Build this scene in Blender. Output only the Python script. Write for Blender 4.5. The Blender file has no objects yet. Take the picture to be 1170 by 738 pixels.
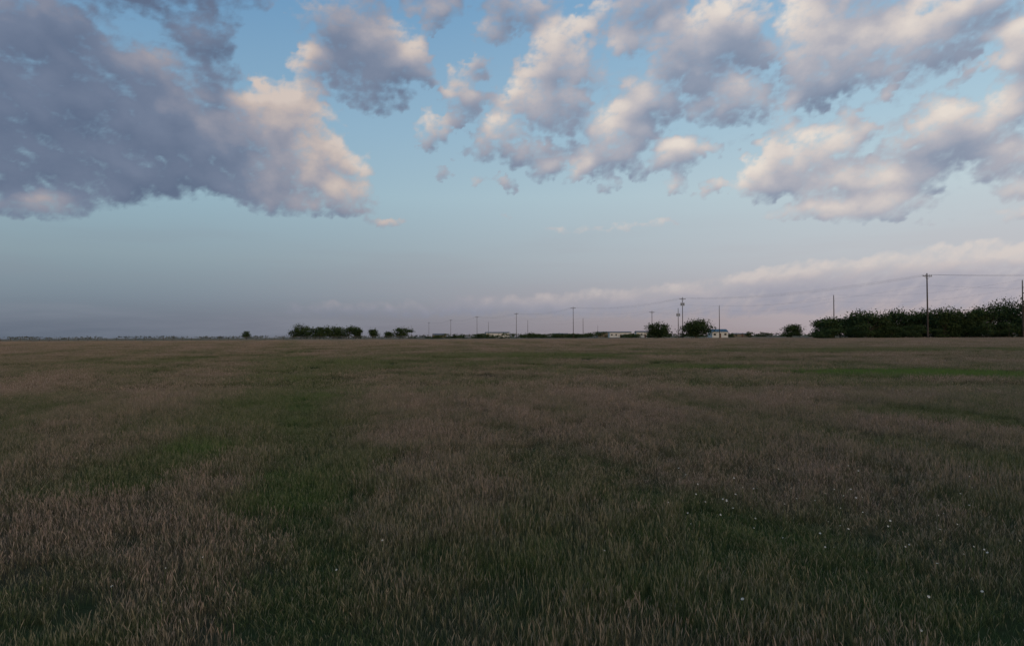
import bpy, math, random
import numpy as np
from mathutils import Matrix, Vector
random.seed(7); rng=np.random.default_rng(7)
S=bpy.context.scene
S.view_settings.view_transform='Standard'; S.view_settings.look='None'; S.view_settings.exposure=0
F=812.0; CX=585.0; CY=369.0
PITCH=math.radians(1.10); ROLL=math.radians(-0.28); CAMH=2.6

# ---------------------------------------------------------------- camera
cd=bpy.data.cameras.new('camera'); cam=bpy.data.objects.new('camera',cd)
S.collection.objects.link(cam); S.camera=cam
cd.sensor_width=36; cd.lens=36*F/1170; cd.clip_end=30000; cd.clip_start=0.05
R=Matrix.Rotation(math.pi/2+PITCH,4,'X')@Matrix.Rotation(ROLL,4,'Z')
cam.matrix_world=Matrix.Translation((0,0,CAMH))@R
R3=R.to_3x3()

def lin(c):
    return tuple((v/255/12.92 if v/255<=0.04045 else ((v/255+0.055)/1.055)**2.4) for v in c)

# ---------------------------------------------------------------- node helper
class N:
    def __init__(s,nt): s.nt=nt; s.nodes=nt.nodes; s.links=nt.links
    def put(s,sock,v):
        if v is None: return
        if isinstance(v,bpy.types.NodeSocket): s.links.new(v,sock)
        else:
            if isinstance(v,(tuple,list)) and len(v)==3 and len(sock.default_value)==4: v=(*v,1)
            sock.default_value=v
    def m(s,op,a,b=None,c=None,clamp=False):
        n=s.nodes.new('ShaderNodeMath'); n.operation=op; n.use_clamp=clamp
        for i,v in enumerate((a,b,c)):
            s.put(n.inputs[i],v)
        return n.outputs[0]
    def vm(s,op,a,b=None,c=None):
        n=s.nodes.new('ShaderNodeVectorMath'); n.operation=op
        s.put(n.inputs[0],a)
        if op=='SCALE': s.put(n.inputs['Scale'],b)
        else:
            s.put(n.inputs[1],b)
            if c is not None: s.put(n.inputs[2],c)
        return n.outputs['Value'] if op in('DOT_PRODUCT','LENGTH') else n.outputs['Vector']
    def noise(s,vec,scale,detail=4,rough=0.5,dist=0.0):
        n=s.nodes.new('ShaderNodeTexNoise'); s.put(n.inputs['Vector'],vec)
        n.inputs['Scale'].default_value=scale; n.inputs['Detail'].default_value=detail
        n.inputs['Roughness'].default_value=rough; n.inputs['Distortion'].default_value=dist
        return n.outputs['Fac'],n.outputs['Color']
    def ramp(s,fac,stops,interp='LINEAR'):
        n=s.nodes.new('ShaderNodeValToRGB'); cr=n.color_ramp; cr.interpolation=interp
        while len(cr.elements)<len(stops): cr.elements.new(0.5)
        for e,(p,c) in zip(cr.elements,stops):
            e.position=p; e.color=(*c,1)
        s.put(n.inputs[0],fac); return n.outputs[0]
    def mix(s,f,a,b,mode='MIX'):
        n=s.nodes.new('ShaderNodeMix'); n.data_type='RGBA'; n.blend_type=mode
        s.put(n.inputs[0],f); s.put(n.inputs[6],a); s.put(n.inputs[7],b); return n.outputs[2]
    def mr(s,v,a,b,c=0.,d=1.,smooth=True):
        n=s.nodes.new('ShaderNodeMapRange'); n.interpolation_type='SMOOTHSTEP' if smooth else 'LINEAR'
        s.put(n.inputs[0],v); n.inputs[1].default_value=a; n.inputs[2].default_value=b
        n.inputs[3].default_value=c; n.inputs[4].default_value=d; return n.outputs[0]
    def sep(s,v):
        n=s.nodes.new('ShaderNodeSeparateXYZ'); s.put(n.inputs[0],v); return n.outputs
    def comb(s,x,y,z):
        n=s.nodes.new('ShaderNodeCombineXYZ'); s.put(n.inputs[0],x); s.put(n.inputs[1],y); s.put(n.inputs[2],z); return n.outputs[0]
    def attr(s,name,t='GEOMETRY'):
        a=s.nodes.new('ShaderNodeAttribute'); a.attribute_name=name; a.attribute_type=t; return a.outputs['Fac']
def newmat(name):
    m=bpy.data.materials.new(name); m.use_nodes=True; m.node_tree.nodes.clear(); nn=N(m.node_tree)
    return m,nn
def out_surf(nn,sh):
    o=nn.nodes.new('ShaderNodeOutputMaterial'); nn.links.new(sh,o.inputs[0]); return o
def diffuse(nn,col,rough=.9):
    b=nn.nodes.new('ShaderNodeBsdfPrincipled'); nn.put(b.inputs['Base Color'],col); b.inputs['Roughness'].default_value=rough
    b.inputs['Specular IOR Level'].default_value=.15
    return b
def mesh_obj(name,verts,faces,mats,midx=None,attrs=None,smooth=False,link=True,parent=None):
    me=bpy.data.meshes.new(name); 
    verts=np.asarray(verts,np.float32)
    if isinstance(faces,np.ndarray):
        nf,kk=faces.shape
        me.vertices.add(len(verts)); me.vertices.foreach_set('co',verts.ravel())
        me.loops.add(nf*kk); me.loops.foreach_set('vertex_index',faces.ravel().astype(np.int32))
        me.polygons.add(nf); me.polygons.foreach_set('loop_start',np.arange(nf,dtype=np.int32)*kk)
        me.update(calc_edges=True)
    else: me.from_pydata(verts.tolist(),[],faces)
    for m in mats: me.materials.append(m)
    if midx is not None: me.polygons.foreach_set('material_index',np.asarray(midx,np.int32))
    if attrs:
        for kx,v in attrs.items():
            a=me.attributes.new(kx,'FLOAT','POINT'); a.data.foreach_set('value',np.asarray(v,np.float32))
    if smooth: me.polygons.foreach_set('use_smooth',np.ones(len(me.polygons),bool))
    me.update()
    o=bpy.data.objects.new(name,me)
    if link: S.collection.objects.link(o)
    if parent: o.parent=parent
    return o
def gridfaces(nx,ny):
    j,i=np.meshgrid(np.arange(ny-1),np.arange(nx-1),indexing='ij'); a=(j*nx+i).ravel()
    return np.stack([a,a+1,a+nx+1,a+nx],-1)

# ---------------------------------------------------------------- sky (world)
SUN_EL=math.radians(2.0); SUN_AZ=math.radians(110)   # azimuth from +Y toward +X
W=bpy.data.worlds.new('sky'); S.world=W; W.use_nodes=True
nt=W.node_tree; nt.nodes.clear(); n=N(nt)
tc=nt.nodes.new('ShaderNodeTexCoord'); d=n.vm('NORMALIZE',tc.outputs['Generated'])
dx,dy,dz=n.sep(d)[:3]
az=n.m('ARCTAN2',dx,dy); el=n.m('ARCSINE',dz)
def rr(lst): return [(p_/90,lin(c)) for p_,c in lst]
LSKY=[(0,(94,105,120)),(1.2,(101,113,129)),(3,(116,132,147)),(6,(134,154,166)),(11,(144,175,191)),(16,(134,169,194)),(25,(104,148,187)),(90,(56,90,140))]
RSKY=[(0,(172,157,160)),(1.5,(180,167,170)),(3,(186,178,184)),(6,(190,193,199)),(11,(190,206,213)),(16,(170,198,214)),(25,(137,177,208)),(90,(60,96,146))]
azf=n.mr(az,-.62,.76); elf=n.m('DIVIDE',el,math.pi/2,clamp=True)
clear=n.mix(azf,n.ramp(elf,rr(LSKY)),n.ramp(elf,rr(RSKY)))
stt,_=n.noise(n.vm('MULTIPLY',d,(1,1,9)),3.2,4,.55)
clear=n.mix(n.m('MULTIPLY',n.mr(stt,.45,.7),n.mr(el,.20,.03,0,.35)),clear,n.mix(azf,lin((130,138,152)),lin((182,174,180))))
gd=n.vm('DOT_PRODUCT',d,(math.sin(math.radians(150)),math.cos(math.radians(150)),.10))
glow=n.m('MULTIPLY',n.mr(gd,.15,1.0),n.mr(el,.75,.0))
col=n.mix(glow,clear,(2.4,1.70,.98))      # afterglow behind/right of the viewer
bgn=nt.nodes.new('ShaderNodeBackground'); n.links.new(col,bgn.inputs[0])
sky=nt.nodes.new('ShaderNodeTexSky'); sky.sky_type='NISHITA'; sky.sun_disc=False
sky.sun_elevation=SUN_EL; sky.sun_rotation=SUN_AZ
bg2=nt.nodes.new('ShaderNodeBackground'); n.links.new(sky.outputs[0],bg2.inputs[0]); bg2.inputs[1].default_value=0.01
ad=nt.nodes.new('ShaderNodeAddShader'); n.links.new(bgn.outputs[0],ad.inputs[0]); n.links.new(bg2.outputs[0],ad.inputs[1])
out=nt.nodes.new('ShaderNodeOutputWorld'); n.links.new(ad.outputs[0],out.inputs[0])
W.cycles.sampling_method='NONE'

# ---------------------------------------------------------------- clouds (emissive mesh layer 12 km away, light and shade painted into its colour)
def px_dir(x,y):
    v=R3@Vector((x-CX,CY-y,-F)); v.normalize()
    return math.atan2(v.x,v.y), math.asin(v.z)
CL=[ # cloud masses: centre, radii, tone, strength
(20,12,95,42,-.4,1),(70,62,115,55,-.45,1),(30,140,100,55,-.5,1),(125,120,105,55,-.45,1),(190,165,100,48,-.4,1),
(70,188,110,36,-.3,1),(40,234,70,17,.35,.9),(110,222,60,18,.0,.8),(170,205,80,26,-.3,.9),(225,150,70,45,-.2,1),(215,95,70,34,-.4,.8),
(270,180,65,45,.05,1),(300,132,45,32,.3,1),(335,108,36,26,.45,1),(345,160,55,45,.4,1),(372,192,50,36,.55,1),(398,224,38,22,.6,1),
(300,210,70,24,.2,.9),(335,235,60,14,.3,.8),(395,35,62,40,-.3,1),(425,88,52,36,-.2,1),(448,62,38,34,.25,1),(225,40,45,26,-.55,.9),(355,75,28,22,.35,.9),
(470,70,24,16,.4,.9),(500,10,38,18,.1,1),(528,105,22,29,.0,1),(497,152,20,20,.2,1),(540,75,16,10,-.3,.7),
(568,150,27,25,.5,1),(600,12,50,22,-.45,1),(640,58,38,36,.55,1),(628,88,36,12,-.2,.7),(604,104,29,23,.6,1),(637,127,38,28,.1,1),
(600,177,72,13,-.3,.75),(707,148,38,26,.5,1),(694,184,40,18,-.2,1),(742,118,36,28,-.2,1),(735,12,44,24,-.35,1),(765,75,26,17,-.2,.7),
(785,48,42,32,.2,1),(832,16,44,24,.5,1),(835,52,48,26,-.4,1),(776,176,34,22,.3,1),(834,124,42,24,-.05,1),(860,105,28,15,.3,.9),
(868,204,34,26,.35,1),(720,45,25,17,.4,.8),(680,14,22,12,.3,.8),(805,95,24,13,-.3,.8),
(925,25,36,42,.65,1),(950,75,52,38,.3,1),(1005,62,50,36,.35,1),(985,18,60,26,-.2,1),(1050,30,40,32,.6,1),(1085,55,44,22,-.35,.9),
(1110,12,60,24,-.3,1),(1158,40,33,21,.65,1),(940,110,38,15,-.45,.9),(1020,108,14,8,.5,.8),(1130,78,16,7,.5,.8),
(905,190,44,24,.1,1),(940,166,44,24,.55,1),(960,212,62,26,.3,1),(1000,238,70,18,.65,1),(930,240,60,12,.5,.9),(1062,168,56,26,-.25,1),(1030,205,58,21,.3,1),
(1085,132,34,19,.5,1),(1110,162,50,24,-.1,1),(1150,184,52,25,.1,1),(1165,122,38,24,.4,1),(1165,215,42,15,.5,.9),(1165,242,38,9,.6,.8),
(760,95,150,100,-.2,.19),(1050,110,170,120,-.05,.20),(620,110,120,90,-.2,.15),(860,60,110,70,-.2,.20),
(1240,60,90,60,.1,1),(1260,180,80,50,.2,1),(-80,80,120,90,-.5,1),(-90,200,110,50,-.3,1),(480,-50,120,40,-.1,1),(760,-50,140,36,0,1),(1000,-50,120,36,0,1),(160,-40,150,50,-.5,1),
(440,252,28,6,.2,.6),(560,205,20,5,.2,.4),(650,262,36,5,.2,.4),(740,255,36,5,.3,.5),
(850,317,34,7,.2,.9),(893,311,28,9,.4,1),(930,305,30,11,.5,1),(968,302,26,10,.5,1),(1002,299,28,12,.5,1),(1040,297,28,12,.5,1),(1078,293,26,14,.6,1),(1110,289,24,13,.6,1),(1140,288,24,15,.6,1),(1168,290,24,14,.6,1),(1200,286,40,17,.45,1),
(1100,320,160,22,-.3,.75),(850,331,110,17,-.3,.65),(980,328,140,20,-.35,.75),(740,339,90,13,-.2,.7),(690,335,34,7,.2,.6),(770,330,34,7,.3,.6),(650,345,100,12,-.3,.7),(560,349,130,12,-.4,.7),(430,354,130,10,-.5,.6),(760,354,220,11,-.4,.7),(1020,348,220,11,-.4,.65)]
rs=random.Random(31)
for i in range(60):
    x=rs.uniform(480,1180); y=rs.choice([rs.uniform(15,215),rs.uniform(60,225)])
    r=rs.uniform(8,18); CL.append((x,y,r*1.2,r*.7,rs.uniform(-.15,.5),rs.uniform(.5,.9)))
for i in range(9):
    x=rs.uniform(560,1100); CL.append((x,rs.uniform(215,262),rs.uniform(12,30),rs.uniform(3,6),.2,rs.uniform(.3,.5)))
def perlin(x,y,seed):
    r=np.random.default_rng(seed); perm=r.permutation(512); ang=r.uniform(0,2*np.pi,512)
    xi=np.floor(x).astype(int); yi=np.floor(y).astype(int); xf=x-xi; yf=y-yi
    def g(ix,iy,fx,fy):
        h=perm[(ix+perm[iy&511])&511]; a=ang[h]; return np.cos(a)*fx+np.sin(a)*fy
    u=xf**3*(xf*(xf*6-15)+10); v=yf**3*(yf*(yf*6-15)+10)
    a=g(xi,yi,xf,yf); b=g(xi+1,yi,xf-1,yf); c=g(xi,yi+1,xf,yf-1); e=g(xi+1,yi+1,xf-1,yf-1)
    return 1.45*((a*(1-u)+b*u)*(1-v)+(c*(1-u)+e*u)*v)
def fbm(x,y,o,rg,seed,bil=False):
    t=0;am=1;s=0
    for i in range(o):
        q=perlin(x*2**i+17.3*i,y*2**i+9.1*i,seed+i)
        t=t+am*(np.abs(q)*2-.55 if bil else q); s+=am; am*=rg
    return t/s
st_=.0024; A=np.arange(-.86,.86,st_); E=np.arange(.0008,.62,st_)
AZ,EL=np.meshgrid(A,E)
wk=np.clip((EL-.03)/.25,0,1)*.8+.2
X_,Y_=AZ,EL*1.3
fs=1.0/(.55+1.1*np.clip(EL,0,.5))
pa=AZ+wk*(.016*fbm(X_*9,Y_*9,2,.5,11)+.020*fbm(X_*30,Y_*30,3,.6,21)+.012*fbm(X_*75,Y_*75,3,.6,25))
pe=EL+wk*(.012*fbm(X_*9,Y_*9,2,.5,41)+.017*fbm(X_*30,Y_*30,3,.6,51)+.011*fbm(X_*75,Y_*75,3,.6,55))
accW=np.zeros_like(AZ); accS=np.zeros_like(AZ)
for (x,y,rx,ry,tone,stg) in CL:
    a,e=px_dir(x,y); ra=rx*1.16/F*math.cos(a)**1.6; re=ry*1.16/F*math.cos(a)
    qa=(pa-a)/ra; qe=(pe-e)/re
    w=np.maximum(0,stg*(1-qa*qa-qe*qe)); accW+=w; accS+=w*(tone+.75*(-.30*qa+.93*qe))
bil=fbm(X_*26*fs,Y_*34,5,.55,71,True); fb=fbm(X_*20*fs,Y_*26,5,.58,81); lowf=fbm(X_*6,Y_*14,3,.5,91)
Wc=1.12*(1-np.exp(-accW*1.25))
dens=Wc+.40*bil+.68*fb-.03
dens=np.where(accW>0,dens,-1)*np.clip(accW/.16,0,1)
dd_=np.clip(dens,0,1.6)
def blur(a,r):
    for ax in(0,1):
        for _ in range(2):
            c_=np.cumsum(np.pad(a,[(r+1,r) if q==ax else (0,0) for q in(0,1)],mode='edge'),ax)
            a=(np.take(c_,range(2*r+1,c_.shape[ax]),ax)-np.take(c_,range(0,c_.shape[ax]-2*r-1),ax))/(2*r+1)
    return a
dsm=blur(dd_,2)
def sh(arr,da,de): return np.roll(np.roll(arr,-de,0),-da,1)
rel=sum(k*(dsm-sh(dsm,-int(round(.35*s)),s)) for s,k in ((4,.32),(9,.36),(16,.26)))
sn=blur(accS/np.maximum(accW,.25),2)
shade=.47+.58*sn+.62*rel-.20*(dsm-.7)+.16*lowf+.05*bil  # lit tops and shaded undersides, put into the cloud colour
dirs=np.stack([np.sin(AZ)*np.cos(EL),np.cos(AZ)*np.cos(EL),np.sin(EL)],-1).reshape(-1,3)
mcl,k=newmat('cloud_layer')
g=k.nodes.new('ShaderNodeNewGeometry'); dn=k.vm('NORMALIZE',g.outputs['Position'])
cx,cy,cz=k.sep(dn)[:3]; caz=k.m('ARCTAN2',cx,cy); cel=k.m('ARCSINE',cz)
caf=k.mr(caz,-.62,.76)
fn,_=k.noise(k.vm('MULTIPLY',dn,(1,1,1.4)),90,5,.58)
fn=k.m('SUBTRACT',fn,.5)
D=k.m('MULTIPLY_ADD',fn,.55,k.attr('dens')); sd_=k.m('MULTIPLY_ADD',fn,.17,k.attr('shade'))
ahi=k.mr(D,.08,.90); alo=k.mr(D,.05,1.15,0,.90)
alpha=k.m('ADD',k.m('MULTIPLY',ahi,k.mr(cel,.10,.17)),k.m('MULTIPLY',alo,k.mr(cel,.17,.10)))
alpha=k.m('MULTIPLY',alpha,k.mr(cel,.005,.03))
alpha=k.m('MULTIPLY',alpha,.95)
cl_l=k.ramp(sd_,[(.0,lin((94,107,132))),(.35,lin((113,124,147))),(.62,lin((148,148,161))),(.87,lin((192,177,171))),(1,lin((208,192,183)))])
cl_r=k.ramp(sd_,[(.0,lin((120,133,156))),(.32,lin((142,151,170))),(.58,lin((176,175,184))),(.84,lin((214,204,199))),(1,lin((230,219,209)))])
cloud=k.mix(k.mr(caz,-.5,.30),cl_l,cl_r)
cloud=k.mix(k.mr(cel,.15,.04,0,.60),cloud,k.mix(caf,lin((122,129,145)),lin((174,166,174))))
em=k.nodes.new('ShaderNodeEmission'); k.links.new(cloud,em.inputs[0])
tp=k.nodes.new('ShaderNodeBsdfTransparent'); ms_=k.nodes.new('ShaderNodeMixShader')
k.links.new(alpha,ms_.inputs[0]); k.links.new(tp.outputs[0],ms_.inputs[1]); k.links.new(em.outputs[0],ms_.inputs[2]); out_surf(k,ms_.outputs[0])
mcl.cycles.emission_sampling='NONE'
mesh_obj('clouds',dirs*12000,gridfaces(len(A),len(E)),[mcl],attrs=dict(dens=dens.ravel(),shade=shade.ravel()))

sl=bpy.data.lights.new('sun','SUN'); sl.energy=0.22; sl.angle=math.radians(12); sl.color=(1,.80,.60)
so=bpy.data.objects.new('sun',sl); S.collection.objects.link(so)
LE=math.radians(9)
sd=Vector((math.sin(SUN_AZ)*math.cos(LE),math.cos(SUN_AZ)*math.cos(LE),math.sin(LE)))
so.rotation_euler=(-sd).to_track_quat('-Z','Y').to_euler(); so.location=(60,0,40)

# ---------------------------------------------------------------- terrain fn
def gz(x,y):
    t=np.clip((np.asarray(y,float)-30)/120,0,1); t=t*t*(3-2*t)
    return 1.6*t
def gp(px,py): # photo pixel on near flat ground
    D=CAMH*F/(py-384.5); return ((px-CX)/F*D, D)
def vn(x,y,s,seed,k=6):
    r=np.random.default_rng(seed); out_=0
    for kx in range(k):
        a=r.uniform(0,2*np.pi); f=s*r.uniform(.5,1.8); out_=out_+np.sin(f*(x*np.cos(a)+y*np.sin(a))+r.uniform(0,6.28))
    return out_/k

# ---------------------------------------------------------------- field vegetation map (green vs dry), per plant / ground vertex
GREEN=[]
for (x,y,rx,ry,s) in [(240,508,55,14,1.5),(165,545,70,20,1.2),(340,560,50,30,1.1),(320,455,60,26,.8),(350,425,60,14,.7),(440,520,34,16,.9),
    (560,640,160,60,.5),(820,690,180,50,.6),(700,520,40,20,.5),(850,610,120,40,.5),(1110,600,60,40,.4),(620,690,60,30,.5),(100,560,30,14,1.0),(1050,480,120,10,.6)]:
    X,Y=gp(x,y); GREEN.append((X,Y,rx/F*Y, ry*Y*Y/(F*CAMH), s))
GREEN+= [(25,46,6.5,3.6,4.2),(32,44,6,2.5,2.4),(14,54,10,3.0,1.6),(2,75,14,6,1.6),(-10,62,10,5,.8),(-30,70,14,6,.6),(44,85,22,6,1.2)]
BROWN=[]
for (x,y,rx,ry,s) in [(60,620,120,60,1.1),(230,650,90,50,.9),(30,520,60,30,.6),(640,470,140,30,.7),(850,470,140,26,.6),(900,560,120,30,.4),(480,600,90,24,.4),(120,440,160,12,.7)]:
    X,Y=gp(x,y); BROWN.append((X,Y,rx/F*Y, ry*Y*Y/(F*CAMH), s))
STR=[(.3,.6,.6),(-1.9,.55,.5),(6.2,.6,.4),(8.3,.6,.35),(-9,.8,.4),(-11,.8,.35),(14.5,1,.35),(-19,1.2,.4),(21,1.2,.35),(31,1.6,.4),(-31,1.8,.4),(44,2,.35),(-46,2.4,.35)]
def stripes(x,y):
    s=x+.31*y+.35*np.sin(y*.11); a=.11*np.sin(s*1.35)+.11*np.sin(s*.62+1)
    for c,w,k in STR: a=a+k*np.exp(-((s-c)/w)**2)
    return a
def veg(x,y):
    x=np.asarray(x,float); y=np.asarray(y,float)
    wxx=x+1.0*vn(x,y,.9,21)+1.6*vn(x,y,.25,22); wyy=y+1.0*vn(x,y,.9,23)+2*vn(x,y,.25,24)
    def acc(L):
        a=0
        for (X,Y,rx,ry,s) in L:
            q=((wxx-X)/rx/1.4)**2+((wyy-Y)/ry/1.4)**2; a=a+s*np.maximum(0,1-q)
        return a
    return .85*acc(GREEN)-.60*acc(BROWN)+1.1*stripes(x,y)
def field_mask(n,atype):
    g=n.nodes.new('ShaderNodeNewGeometry'); P=g.outputs['Position']
    n1,_=n.noise(n.vm('MULTIPLY',P,(1,.6,0)),.20,4,.6); n2,_=n.noise(P,1.6,2,.6)
    base=n.m('ADD',n.m('MULTIPLY',n.m('SUBTRACT',n1,.5),3.2),n.m('MULTIPLY',n.m('SUBTRACT',n2,.5),1.6))
    v=n.m('ADD',n.m('ADD',base,.44),n.attr('veg',atype))
    Y=n.sep(P)[1]
    v=n.m('SUBTRACT',v,n.mr(Y,25,130,0,.25))
    return n.m('MAXIMUM',n.m('MINIMUM',v,1.0),0.0),P,n.mr(v,1.0,3.0)

mg,k=newmat('field_soil')
fm,P,lush=field_mask(k,'GEOMETRY')
f,_=k.noise(P,14,5,.7)
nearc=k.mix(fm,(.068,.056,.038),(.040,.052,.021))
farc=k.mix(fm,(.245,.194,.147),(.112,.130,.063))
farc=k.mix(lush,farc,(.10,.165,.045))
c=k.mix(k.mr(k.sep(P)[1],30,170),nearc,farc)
c=k.mix(k.mr(f,.3,.7,0,.5),c,k.mix(1.0,c,(.45,.45,.45),'MULTIPLY'))
dd=k.nodes.new('ShaderNodeBsdfDiffuse'); k.links.new(c,dd.inputs[0]); out_surf(k,dd.outputs[0])
xs=np.concatenate([-np.geomspace(60,9000,24)[::-1],np.linspace(-58,58,117),np.geomspace(60,9000,24)])
ys=np.concatenate([[-3000,-600,-100,-30],np.linspace(-10,110,121),np.linspace(114,200,20),np.geomspace(220,12500,26)])
XX,YY=np.meshgrid(xs,ys); ZZ=gz(XX,YY)
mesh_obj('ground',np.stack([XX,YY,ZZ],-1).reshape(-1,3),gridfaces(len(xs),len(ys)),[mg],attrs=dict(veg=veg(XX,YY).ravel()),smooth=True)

# ---------------------------------------------------------------- grass material
mgr,k=newmat('grass_blades')
fm,P,lush=field_mask(k,'INSTANCER')
h=k.attr('hgt'); rnd=k.attr('rnd'); kind=k.attr('kind')
leafc=k.mix(rnd,(.064,.102,.034),(.122,.154,.060))
dryl=k.mix(rnd,(.120,.100,.063),(.27,.226,.148))
leaf=k.mix(k.m('MULTIPLY_ADD',fm,.95,k.m('MULTIPLY',k.m('SUBTRACT',rnd,.5),.45),clamp=True),dryl,leafc)
leaf=k.mix(lush,leaf,k.mix(rnd,(.085,.160,.034),(.135,.22,.06)))
headd=k.mix(rnd,(.215,.155,.128),(.40,.315,.248))
headg=k.mix(rnd,(.112,.122,.065),(.23,.213,.135))
head=k.mix(lush,k.mix(fm,headd,headg),(.12,.185,.058))
stem=k.mix(k.mr(h,.35,.8),leaf,head)
c=k.mix(kind,leaf,stem)
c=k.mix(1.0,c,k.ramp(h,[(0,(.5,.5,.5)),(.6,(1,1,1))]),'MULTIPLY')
dif=k.nodes.new('ShaderNodeBsdfDiffuse'); k.links.new(c,dif.inputs[0])
tr=k.nodes.new('ShaderNodeBsdfTranslucent'); k.links.new(c,tr.inputs[0])
mx=k.nodes.new('ShaderNodeMixShader'); mx.inputs[0].default_value=.25
k.links.new(dif.outputs[0],mx.inputs[1]); k.links.new(tr.outputs[0],mx.inputs[2]); out_surf(k,mx.outputs[0])

def blades(N_,size,hmin,hmax,ts,ws,wscale,lean,kind):
    L=len(ts)
    bx=rng.uniform(-size/2,size/2,(N_,2)); 
    nc=max(6,int(N_/18)); cc=rng.uniform(-size/2,size/2,(nc,2)); pick=rng.integers(0,nc,N_)
    cl=cc[pick]+rng.normal(0,.06*max(1,size/2),(N_,2)); usec=rng.random(N_)<.45
    bx[usec]=cl[usec]
    hh=rng.uniform(hmin,hmax,N_)*rng.uniform(.65,1.2,nc)[pick]
    la=rng.uniform(0,2*np.pi,N_); lm=rng.uniform(.1,1,N_)*lean*hh
    ld=np.stack([np.cos(la),np.sin(la)],-1)*lm[:,None]
    ld[:,0]+=.03*hh
    fa=rng.uniform(0,np.pi,N_); fd=np.stack([np.cos(fa),np.sin(fa),np.zeros(N_)],-1)
    wv=wscale*rng.uniform(.7,1.35,N_)
    V=np.zeros((N_,L,2,3))
    for i,(t,w) in enumerate(zip(ts,ws)):
        c=np.zeros((N_,3)); c[:,:2]=bx+ld*(t**2); c[:,2]=hh*t*(1-.12*lean*t)
        V[:,i,0]=c-fd*(w*wv)[:,None]/2; V[:,i,1]=c+fd*(w*wv)[:,None]/2
    idx=np.arange(N_*L*2).reshape(N_,L,2)
    Q=np.concatenate([np.stack([idx[:,i,0],idx[:,i,1],idx[:,i+1,1],idx[:,i+1,0]],-1) for i in range(L-1)])
    H=np.broadcast_to(np.array(ts)[None,:,None],(N_,L,2)).ravel()
    Rn=np.repeat(rng.random(N_),L*2); K=np.full(N_*L*2,float(kind))
    return V.reshape(-1,3),Q,H,Rn,K
def merge(parts):
    Vs=[];Qs=[];A=[[],[],[]];o=0
    for v,q,a,b,c in parts:
        Vs.append(v);Qs.append(q+o);o+=len(v);A[0].append(a);A[1].append(b);A[2].append(c)
    return np.concatenate(Vs),np.concatenate(Qs),dict(hgt=np.concatenate(A[0]),rnd=np.concatenate(A[1]),kind=np.concatenate(A[2]))
ST=([0,.70,.82,.91,1],[.6,.45,1.9,1.5,.2]); LF=([0,.4,.75,1],[1,1,.7,.1])
cn=bpy.data.collections.new('grass_patches_near'); cf=bpy.data.collections.new('grass_patches_far')
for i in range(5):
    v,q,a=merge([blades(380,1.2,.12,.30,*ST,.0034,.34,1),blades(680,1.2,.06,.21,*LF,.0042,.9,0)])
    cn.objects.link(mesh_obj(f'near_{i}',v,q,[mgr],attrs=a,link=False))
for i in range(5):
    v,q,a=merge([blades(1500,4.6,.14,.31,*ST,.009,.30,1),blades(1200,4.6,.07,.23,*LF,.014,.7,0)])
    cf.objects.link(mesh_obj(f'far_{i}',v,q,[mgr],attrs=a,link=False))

def scatter(name,pts,scl,coll):
    Np=len(pts)
    me=bpy.data.meshes.new(name); me.from_pydata(pts.tolist(),[],[])
    a=me.attributes.new('rot','FLOAT_VECTOR','POINT'); r=np.zeros((Np,3)); r[:,2]=rng.uniform(0,2*math.pi,Np); a.data.foreach_set('vector',r.ravel().astype(np.float32))
    a=me.attributes.new('scl','FLOAT_VECTOR','POINT'); a.data.foreach_set('vector',scl.ravel().astype(np.float32))
    a=me.attributes.new('idx','INT','POINT'); a.data.foreach_set('value',rng.integers(0,5,Np).astype(np.int32))
    a=me.attributes.new('veg','FLOAT','POINT'); a.data.foreach_set('value',veg(pts[:,0],pts[:,1]).astype(np.float32))
    o=bpy.data.objects.new(name,me); S.collection.objects.link(o)
    g=bpy.data.node_groups.new(name,'GeometryNodeTree')
    g.interface.new_socket('Geometry',in_out='INPUT',socket_type='NodeSocketGeometry')
    g.interface.new_socket('Geometry',in_out='OUTPUT',socket_type='NodeSocketGeometry')
    gi=g.nodes.new('NodeGroupInput'); go=g.nodes.new('NodeGroupOutput')
    ci=g.nodes.new('GeometryNodeCollectionInfo'); ci.inputs['Collection'].default_value=coll
    ci.inputs['Separate Children'].default_value=True; ci.inputs['Reset Children'].default_value=True
    ip=g.nodes.new('GeometryNodeInstanceOnPoints'); ip.inputs['Pick Instance'].default_value=True
    def na(nm,t):
        x=g.nodes.new('GeometryNodeInputNamedAttribute'); x.data_type=t; x.inputs[0].default_value=nm
        return [s for s in x.outputs if s.enabled and s.name=='Attribute'][0]
    L=g.links.new
    L(gi.outputs[0],ip.inputs['Points']); L(ci.outputs[0],ip.inputs['Instance'])
    L(na('idx','INT'),ip.inputs['Instance Index']); L(na('rot','FLOAT_VECTOR'),ip.inputs['Rotation']); L(na('scl','FLOAT_VECTOR'),ip.inputs['Scale'])
    L(ip.outputs[0],go.inputs[0])
    md=o.modifiers.new('scatter','NODES'); md.node_group=g
    return o
def grid(y0,y1,step,marg):
    P_=[]
    y=y0
    while y<y1:
        hw=.80*max(y,0)+marg
        for x in np.arange(-hw,hw,step): P_.append((x+rng.uniform(-.4,.4)*step,y+rng.uniform(-.4,.4)*step))
        y+=step
    P_=np.array(P_); return np.column_stack([P_,gz(P_[:,0],P_[:,1])])
P1=grid(-1,34,.80,6)
v=1+.36*vn(P1[:,0],P1[:,1],.8,3)+.18*vn(P1[:,0],P1[:,1],2.5,4)-.60*stripes(P1[:,0],P1[:,1])
s1=np.stack([np.ones(len(P1)),np.ones(len(P1)),np.clip(v,.45,1.6)],-1)
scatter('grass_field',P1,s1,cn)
P2=grid(31,230,3.2,25)
v=1+.30*vn(P2[:,0],P2[:,1],.3,5)-.5*stripes(P2[:,0],P2[:,1])
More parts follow.
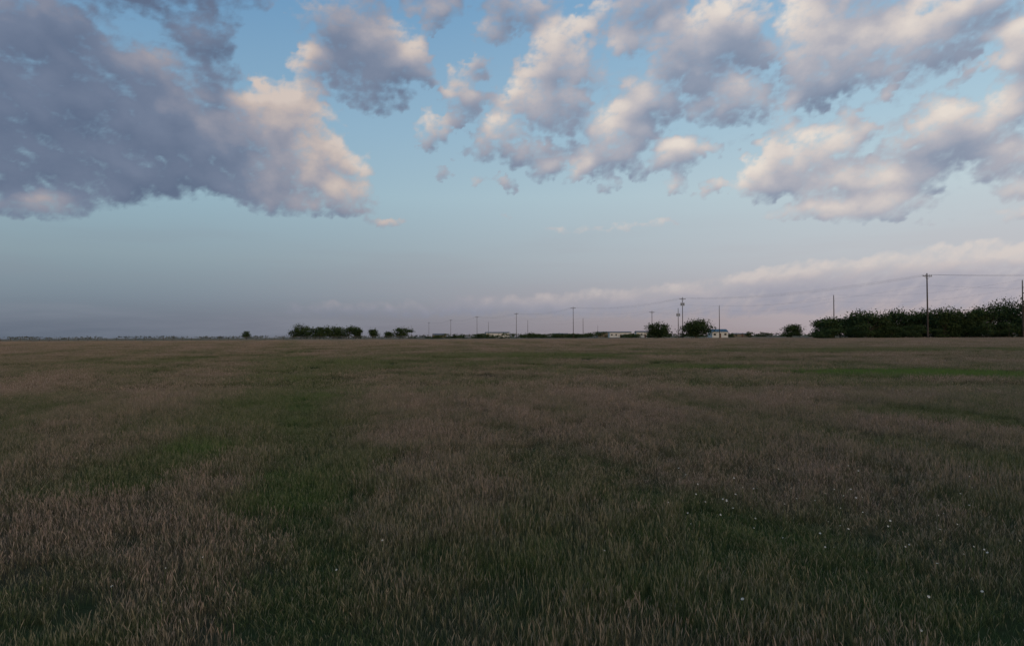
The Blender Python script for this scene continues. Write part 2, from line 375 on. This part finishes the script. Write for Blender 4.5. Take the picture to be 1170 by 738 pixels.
scatter('distant_grass',P2,np.stack([np.ones(len(P2)),np.ones(len(P2)),np.clip(v,.5,1.4)],-1),cf)

# ---------------------------------------------------------------- simple geometry builder
class MB:
    def __init__(s): s.v=[];s.f=[];s.m=[];s.t=[]
    def cyl(s,p0,p1,r0,r1,seg=8,mat=0,cap=True,tone=.5):
        p0=Vector(p0);p1=Vector(p1);a=(p1-p0).normalized()
        u=a.orthogonal().normalized(); w=a.cross(u); o=len(s.v)
        for pp,r in((p0,r0),(p1,r1)):
            for i in range(seg):
                t=2*math.pi*i/seg; s.v.append(tuple(pp+u*math.cos(t)*r+w*math.sin(t)*r)); s.t.append(tone)
        for i in range(seg):
            j=(i+1)%seg; s.f.append((o+i,o+j,o+seg+j,o+seg+i)); s.m.append(mat)
        if cap:
            s.f.append(tuple(o+seg+i for i in range(seg))); s.m.append(mat)
            s.f.append(tuple(o+seg-1-i for i in range(seg))); s.m.append(mat)
    def box(s,c,d,mat=0,rz=0,tone=.5):
        o=len(s.v); M=Matrix.Rotation(rz,3,'Z')
        for sx in(-1,1):
            for sy in(-1,1):
                for sz in(-1,1):
                    s.v.append(tuple(Vector(c)+M@Vector((sx*d[0]/2,sy*d[1]/2,sz*d[2]/2)))); s.t.append(tone)
        for q in((0,1,3,2),(4,6,7,5),(0,4,5,1),(2,3,7,6),(0,2,6,4),(1,5,7,3)): s.f.append(tuple(o+i for i in q)); s.m.append(mat)
    def leaves(s,C,size,tone,mat=1):
        C=np.asarray(C); N_=len(C); o=len(s.v)
        a=rng.normal(size=(N_,3)); a/=np.linalg.norm(a,axis=1)[:,None]
        b=rng.normal(size=(N_,3)); b-=a*(a*b).sum(1)[:,None]; b/=np.linalg.norm(b,axis=1)[:,None]
        sz=(size*rng.uniform(.6,1.3,N_))[:,None]
        q=np.stack([C-a*sz*.5,C+b*sz*.32,C+a*sz*.5,C-b*sz*.32],1).reshape(-1,3)
        s.v+=q.tolist(); s.t+=np.repeat(tone,4).tolist() if np.ndim(tone) else [tone]*(4*N_)
        s.f+=[(o+4*i,o+4*i+1,o+4*i+2,o+4*i+3) for i in range(N_)]; s.m+=[mat]*N_
    def obj(s,name,mats,parent=None,smooth=False):
        return mesh_obj(name,s.v,s.f,mats,midx=s.m,attrs=dict(tone=s.t),parent=parent,smooth=smooth)

def simple(name,c1,c2,scale=3,rough=.85):
    m,k=newmat(name); tcn=k.nodes.new('ShaderNodeTexCoord'); f,_=k.noise(tcn.outputs['Object'],scale,5,.6)
    b=diffuse(k,k.mix(f,c1,c2),rough); out_surf(k,b.outputs[0]); return m
M_wood=simple('weathered_pole_wood',(.040,.033,.028),(.09,.072,.060),6)
M_bark=simple('bark',(.03,.024,.018),(.07,.055,.042),5)
M_metal=simple('galvanised_metal',(.16,.17,.18),(.26,.27,.28),4,.5)
M_wire=simple('aluminium_wire',(.09,.09,.095),(.14,.14,.145),1,.5)
M_ins=simple('porcelain_insulator',(.10,.09,.085),(.16,.15,.14),4,.4)
M_white=simple('painted_siding',(.42,.42,.42),(.55,.55,.54),2,.7)
M_tan=simple('tan_siding',(.14,.12,.095),(.20,.17,.13),2,.7)
M_blue=simple('blue_painted_panel',(.05,.10,.15),(.08,.14,.20),2,.6)
M_roof=simple('metal_roofing',(.10,.10,.11),(.16,.16,.17),3,.6)
M_glass=simple('window_glass',(.02,.025,.03),(.035,.04,.05),2,.15)
M_door=simple('door_paint',(.10,.05,.04),(.14,.08,.06),2,.6)
ml,k=newmat('foliage')
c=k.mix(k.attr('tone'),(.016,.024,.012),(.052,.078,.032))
dif=k.nodes.new('ShaderNodeBsdfDiffuse'); k.links.new(c,dif.inputs[0]); out_surf(k,dif.outputs[0]); M_leaf=ml

def tree_into(mb,x,y,H,Wd,nleaf,lsize,nclump=14,low=.12):
    z0=float(gz(x,y))-.05
    tr_h=H*.30; r=.035*H
    base=Vector((x,y,z0)); top=base+Vector((random.uniform(-.05,.05)*H,random.uniform(-.05,.05)*H,tr_h))
    mb.cyl(base,top,r,r*.7,7,0)
    cl=[];
    for i in range(nclump):
        th=random.uniform(0,2*math.pi); rr_=math.sqrt(random.random())*.40*Wd
        zz=random.uniform(low+.12,.86)*H
        k_=math.sin(math.pi*min(1,max(.05,(zz/H-low)/(1.0-low))))**.5
        c_=Vector((x+math.cos(th)*rr_*k_,y+math.sin(th)*rr_*k_,z0+zz)); cl.append(c_)
        if i%2==0:
            mid=top.lerp(c_,.5)+Vector((0,0,-.04*H)); mb.cyl(top,mid,r*.45,r*.3,5,0,False); mb.cyl(mid,c_,r*.3,r*.08,5,0,False)
    per=nleaf//nclump
    for c_ in cl:
        sr=Wd*random.uniform(.09,.17); szz=H*random.uniform(.06,.12)
        pts=np.array(c_)+rng.normal(size=(per,3))*np.array([sr,sr,szz]); pts[:,2]=np.maximum(pts[:,2],z0+.1)
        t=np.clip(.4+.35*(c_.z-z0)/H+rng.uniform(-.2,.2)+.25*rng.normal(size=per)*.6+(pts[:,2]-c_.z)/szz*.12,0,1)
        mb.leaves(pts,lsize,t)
def wx(px,D): return (px-CX)/F*D
def tree(name,px,D,hpx,wpx,nleaf=3500,ls=.4):
    mb=MB(); x=wx(px,D)
    tree_into(mb,x,D,hpx/F*D,wpx/F*D,nleaf,ls,nclump=18)
    return mb.obj(name,[M_bark,M_leaf])
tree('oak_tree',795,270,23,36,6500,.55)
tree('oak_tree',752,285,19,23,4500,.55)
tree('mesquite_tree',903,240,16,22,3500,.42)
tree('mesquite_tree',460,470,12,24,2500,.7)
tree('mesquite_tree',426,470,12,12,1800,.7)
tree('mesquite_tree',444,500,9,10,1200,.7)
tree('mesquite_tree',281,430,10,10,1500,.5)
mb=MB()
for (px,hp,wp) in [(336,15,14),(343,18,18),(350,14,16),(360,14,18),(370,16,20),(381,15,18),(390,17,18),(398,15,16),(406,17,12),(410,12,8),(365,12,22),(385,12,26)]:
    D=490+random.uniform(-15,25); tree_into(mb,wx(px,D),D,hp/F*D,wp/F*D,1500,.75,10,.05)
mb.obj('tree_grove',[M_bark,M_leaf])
# right tree line
mb=MB()
prof=[(925,18),(940,22),(960,27),(985,33),(1010,31),(1035,32),(1060,34),(1090,33),(1115,36),(1140,41),(1170,46),(1220,48),(1300,50),(1400,55)]
px=938.
while px<1420:
    hp=np.interp(px,[a for a,b in prof],[b for a,b in prof])*random.uniform(.90,1.08)
    wpx=random.uniform(26,40) if px>960 else 24
    D=178+random.uniform(-7,9); tree_into(mb,wx(px,D),D,hp/F*D,wpx/F*D,2600,.46,13,.0)
    if random.random()<.6:
        D=170+random.uniform(-3,3); tree_into(mb,wx(px+5,D),D,hp*.5/F*D,22/F*D,900,.36,7,.0)
    px+=random.uniform(8,13)
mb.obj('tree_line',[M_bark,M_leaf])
mb=MB()
for i in range(110):
    px=random.choice([random.uniform(470,740),random.uniform(600,760),random.uniform(740,925)]); D=random.uniform(380,620)
    H=random.uniform(1.5,3.6)
    if 655<px<690: H*=1.3
    tree_into(mb,wx(px,D),D,H,random.uniform(5,13),220,.75,6,.0)
mb.obj('distant_brush',[M_bark,M_leaf])
mb=MB()
cx_=np.arange(-2600,1600,9.)
for x in cx_:
    H=3.2+2.2*abs(vn(x,0,.012,9))*2+random.uniform(0,1.5)
    if random.random()<.12: continue
    y=1350+rng.uniform(-60,60); per=26
    pts=np.column_stack([rng.normal(x,6,per),np.full(per,y)+rng.normal(0,4,per),1.6+rng.uniform(0,H,per)])
    mb.leaves(pts,3.0,np.clip(rng.normal(.5,.2,per),0,1),0)
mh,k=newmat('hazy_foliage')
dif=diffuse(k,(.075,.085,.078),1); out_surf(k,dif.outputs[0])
mb.obj('distant_trees',[mh])

# ---------------------------------------------------------------- utility poles
def pole(px,D,hpx,arm=True,xf=False,X=None,H=None,arm2=False,az_=.3,r=.17):
    x=wx(px,D) if X is None else X; H=hpx/F*D if H is None else H
    z=float(gz(x,D)); mb=MB(); mb.cyl((0,0,-.3),(0,0,H),r,r*.62,10)
    wp=[]
    dv=Vector((math.cos(az_),math.sin(az_),0))
    if arm:
        L=1.35
        mb.box((0,-.16,H-.7),(2*L,.12,.16),0,az_)
        for sg in(-1,1):
            mb.cyl(dv*sg*.75+Vector((0,-.16,H-.75)),(0,-.1,H-1.5),.03,.03,5,1)
        for t in(-1.25,-.55,.6,1.25):
            b_=dv*t+Vector((0,-.16,H-.63)); mb.cyl(b_,b_+Vector((0,0,.12)),.03,.03,6,1); mb.cyl(b_+Vector((0,0,.12)),b_+Vector((0,0,.28)),.075,.05,8,2)
            wp.append(b_+Vector((x,D,z+.28)))
        wp.append(Vector((x,D-.15,z+H-2.8)))
    else:
        mb.cyl((0,0,H),(0,0,H+.25),.06,.04,8,2); wp.append(Vector((x,D,z+H+.25)))
        mb.box((0,-.2,H-1.6),(.12,.3,.2),1); wp.append(Vector((x,D-.3,z+H-1.6)))
    if arm2: mb.box((0,-.16,H-1.9),(2.0,.12,.14),0,az_)
    if xf:
        for sg in(-1,1):
            mb.cyl((sg*.5,-.1,H-3.3),(sg*.5,-.1,H-2.2),.28,.28,12,1); mb.cyl((sg*.5,-.1,H-2.2),(sg*.5,-.1,H-2.0),.06,.05,6,2)
        mb.box((0,-.1,H-2.7),(.8,.1,.1),1)
    o=mb.obj('utility_pole',[M_wood,M_metal,M_ins]); o.location=(x,D,z)
    return wp
A_=[pole(0,62,0,X=129,H=12.6),pole(1060,165,75,arm2=False,r=.2),pole(780,275,47,xf=True),pole(655,359,36),pole(590,456,29),pole(545,560,25),pole(515,665,21),pole(490,790,18)]
B_=[pole(0,95,0,arm=False,X=150,H=12.5),pole(1169,168,66,False),pole(953,212,49,False),pole(822,290,37,False),pole(745,340,31),pole(0,430,0,False,X=43,H=11.8),pole(603,540,20,False),pole(558,650,18,False)]
pole(683,520,14,False,r=.12); pole(470,820,14,False); pole(775,300,34,False,True)
mb=MB()
def wire(p,q,sag,r=.02):
    K=22; prev=None
    for i in range(K+1):
        t=i/K; c_=p.lerp(q,t); c_.z-=sag*4*t*(1-t)
        if prev is not None: mb.cyl(prev,c_,r,r,4,0,False)
        prev=c_
for Ln in (A_,B_):
    for a,b in zip(Ln,Ln[1:]):
        for i in range(min(len(a),len(b))): wire(a[i],b[i] if len(a)==len(b) else b[min(i,len(b)-1)],1.6+.15*i,.0105)
mb.obj('power_line_wires',[M_wire])

# ---------------------------------------------------------------- buildings
def building(name,px,D,L,Wd,H,roofh,wall,roof,flat=False,nwin=4,yaw=0.1,porch=False):
    x=wx(px,D); z=float(gz(x,D))
    e=bpy.data.objects.new(name,None); S.collection.objects.link(e); e.location=(x,D,z); e.rotation_euler=(0,0,yaw)
    mb=MB(); mb.box((0,0,H/2),(L,Wd,H)); mb.box((0,0,.12),(L+.1,Wd+.1,.24)); mb.obj('walls',[wall],e)
    v=[(-L/2-.3,-Wd/2-.3,H+.01),(L/2+.3,-Wd/2-.3,H+.01),(L/2+.3,Wd/2+.3,H+.01),(-L/2-.3,Wd/2+.3,H+.01),(-L/2-.3,0,H+roofh),(L/2+.3,0,H+roofh)]
    mesh_obj('roof',v,[(0,1,5,4),(2,3,4,5),(1,2,5),(3,0,4),(3,2,1,0)],[roof],parent=e)
    mb=MB()
    for i in range(nwin):
        xx=-L/2+(i+.5)*L/nwin
        if i==nwin//2: continue
        mb.box((xx,-Wd/2-.02,H*.58),(1.1,.08,.95))
    mb.obj('windows',[M_glass],e)
    mb=MB(); xx=-L/2+(nwin//2+.5)*L/nwin; mb.box((xx,-Wd/2-.02,1.05),(.95,.09,2.05)); mb.obj('door',[M_door],e)
    return e
building('mobile_home',708,480,15,4.5,3.3,.8,M_white,M_roof,nwin=5)
building('mobile_home',734,450,9,4.2,3.3,.9,M_white,M_roof,nwin=4)
building('metal_shed',690,600,12,8,3.8,1.1,M_tan,M_roof,nwin=3)
building('farmhouse',820,350,8,6,2.8,1.4,M_white,M_blue,nwin=3)
building('metal_shed',846,430,11,5,1.9,.5,M_tan,M_roof,nwin=3)
building('metal_shed',568,600,20,9,4.0,1.0,M_white,M_roof,nwin=5)
building('mobile_home',640,600,13,4.5,3.,.7,M_tan,M_roof,nwin=5)
building('farmhouse',502,700,13,8,2.9,1.5,M_tan,M_roof,nwin=4)

# fence on the left edge of the field
mb=MB()
x=-420.
while x<-40:
    D=250+ (x+420)*.10; z=float(gz(x,D)); mb.cyl((x,D,z-.2),(x,D,z+1.45),.08,.07,6,0); x+=3.5
for hz in(.5,.9,1.35):
    mb.cyl((-420,250,1.6+hz),(-40,288,1.6+hz),.03 if hz<1.3 else .05,.03 if hz<1.3 else .05,4,1)
mb.obj('wire_fence',[M_wood,M_metal])

# white wildflowers
mw=simple('white_petals',(.48,.48,.46),(.64,.64,.62),9)
mc=simple('flower_centre',(.45,.35,.05),(.5,.4,.08),9)
ms=simple('flower_stem',(.05,.08,.025),(.08,.11,.04),9)
mb=MB()
def flower(x,y,zh,r):
    mb.cyl((x,y,0),(x+.02,y,zh),.003,.002,4,2,False)
    nrm=Vector((random.uniform(-.5,.5),random.uniform(-1.1,.0),1)).normalized(); u=nrm.orthogonal().normalized(); w=nrm.cross(u); c_=Vector((x+.02,y,zh))
    for i in range(6):
        t=i*math.pi/3; a_=u*math.cos(t)+w*math.sin(t); b_=u*math.cos(t+math.pi/2)+w*math.sin(t+math.pi/2); o=len(mb.v)
        for q in(c_,c_+a_*r*.6+b_*r*.28,c_+a_*r+nrm*r*.1,c_+a_*r*.6-b_*r*.28): mb.v.append(tuple(q)); mb.t.append(.5)
        mb.f.append((o,o+1,o+2,o+3)); mb.m.append(0)
    mb.cyl(c_,c_+nrm*.004,r*.22,r*.2,6,1)
cs=[gp(*q) for q in [(900,610),(940,640),(880,590),(1030,575),(1100,640),(1110,690),(850,620),(960,575),(1150,600),(1090,715),(1060,660),(215,695)]]
for i in range(95):
    c_=random.choice(cs); flower(c_[0]+random.gauss(0,.7),c_[1]+random.gauss(0,.9),random.uniform(.20,.34),random.uniform(.008,.017))
mb.obj('white_wildflowers',[mw,mc,ms])
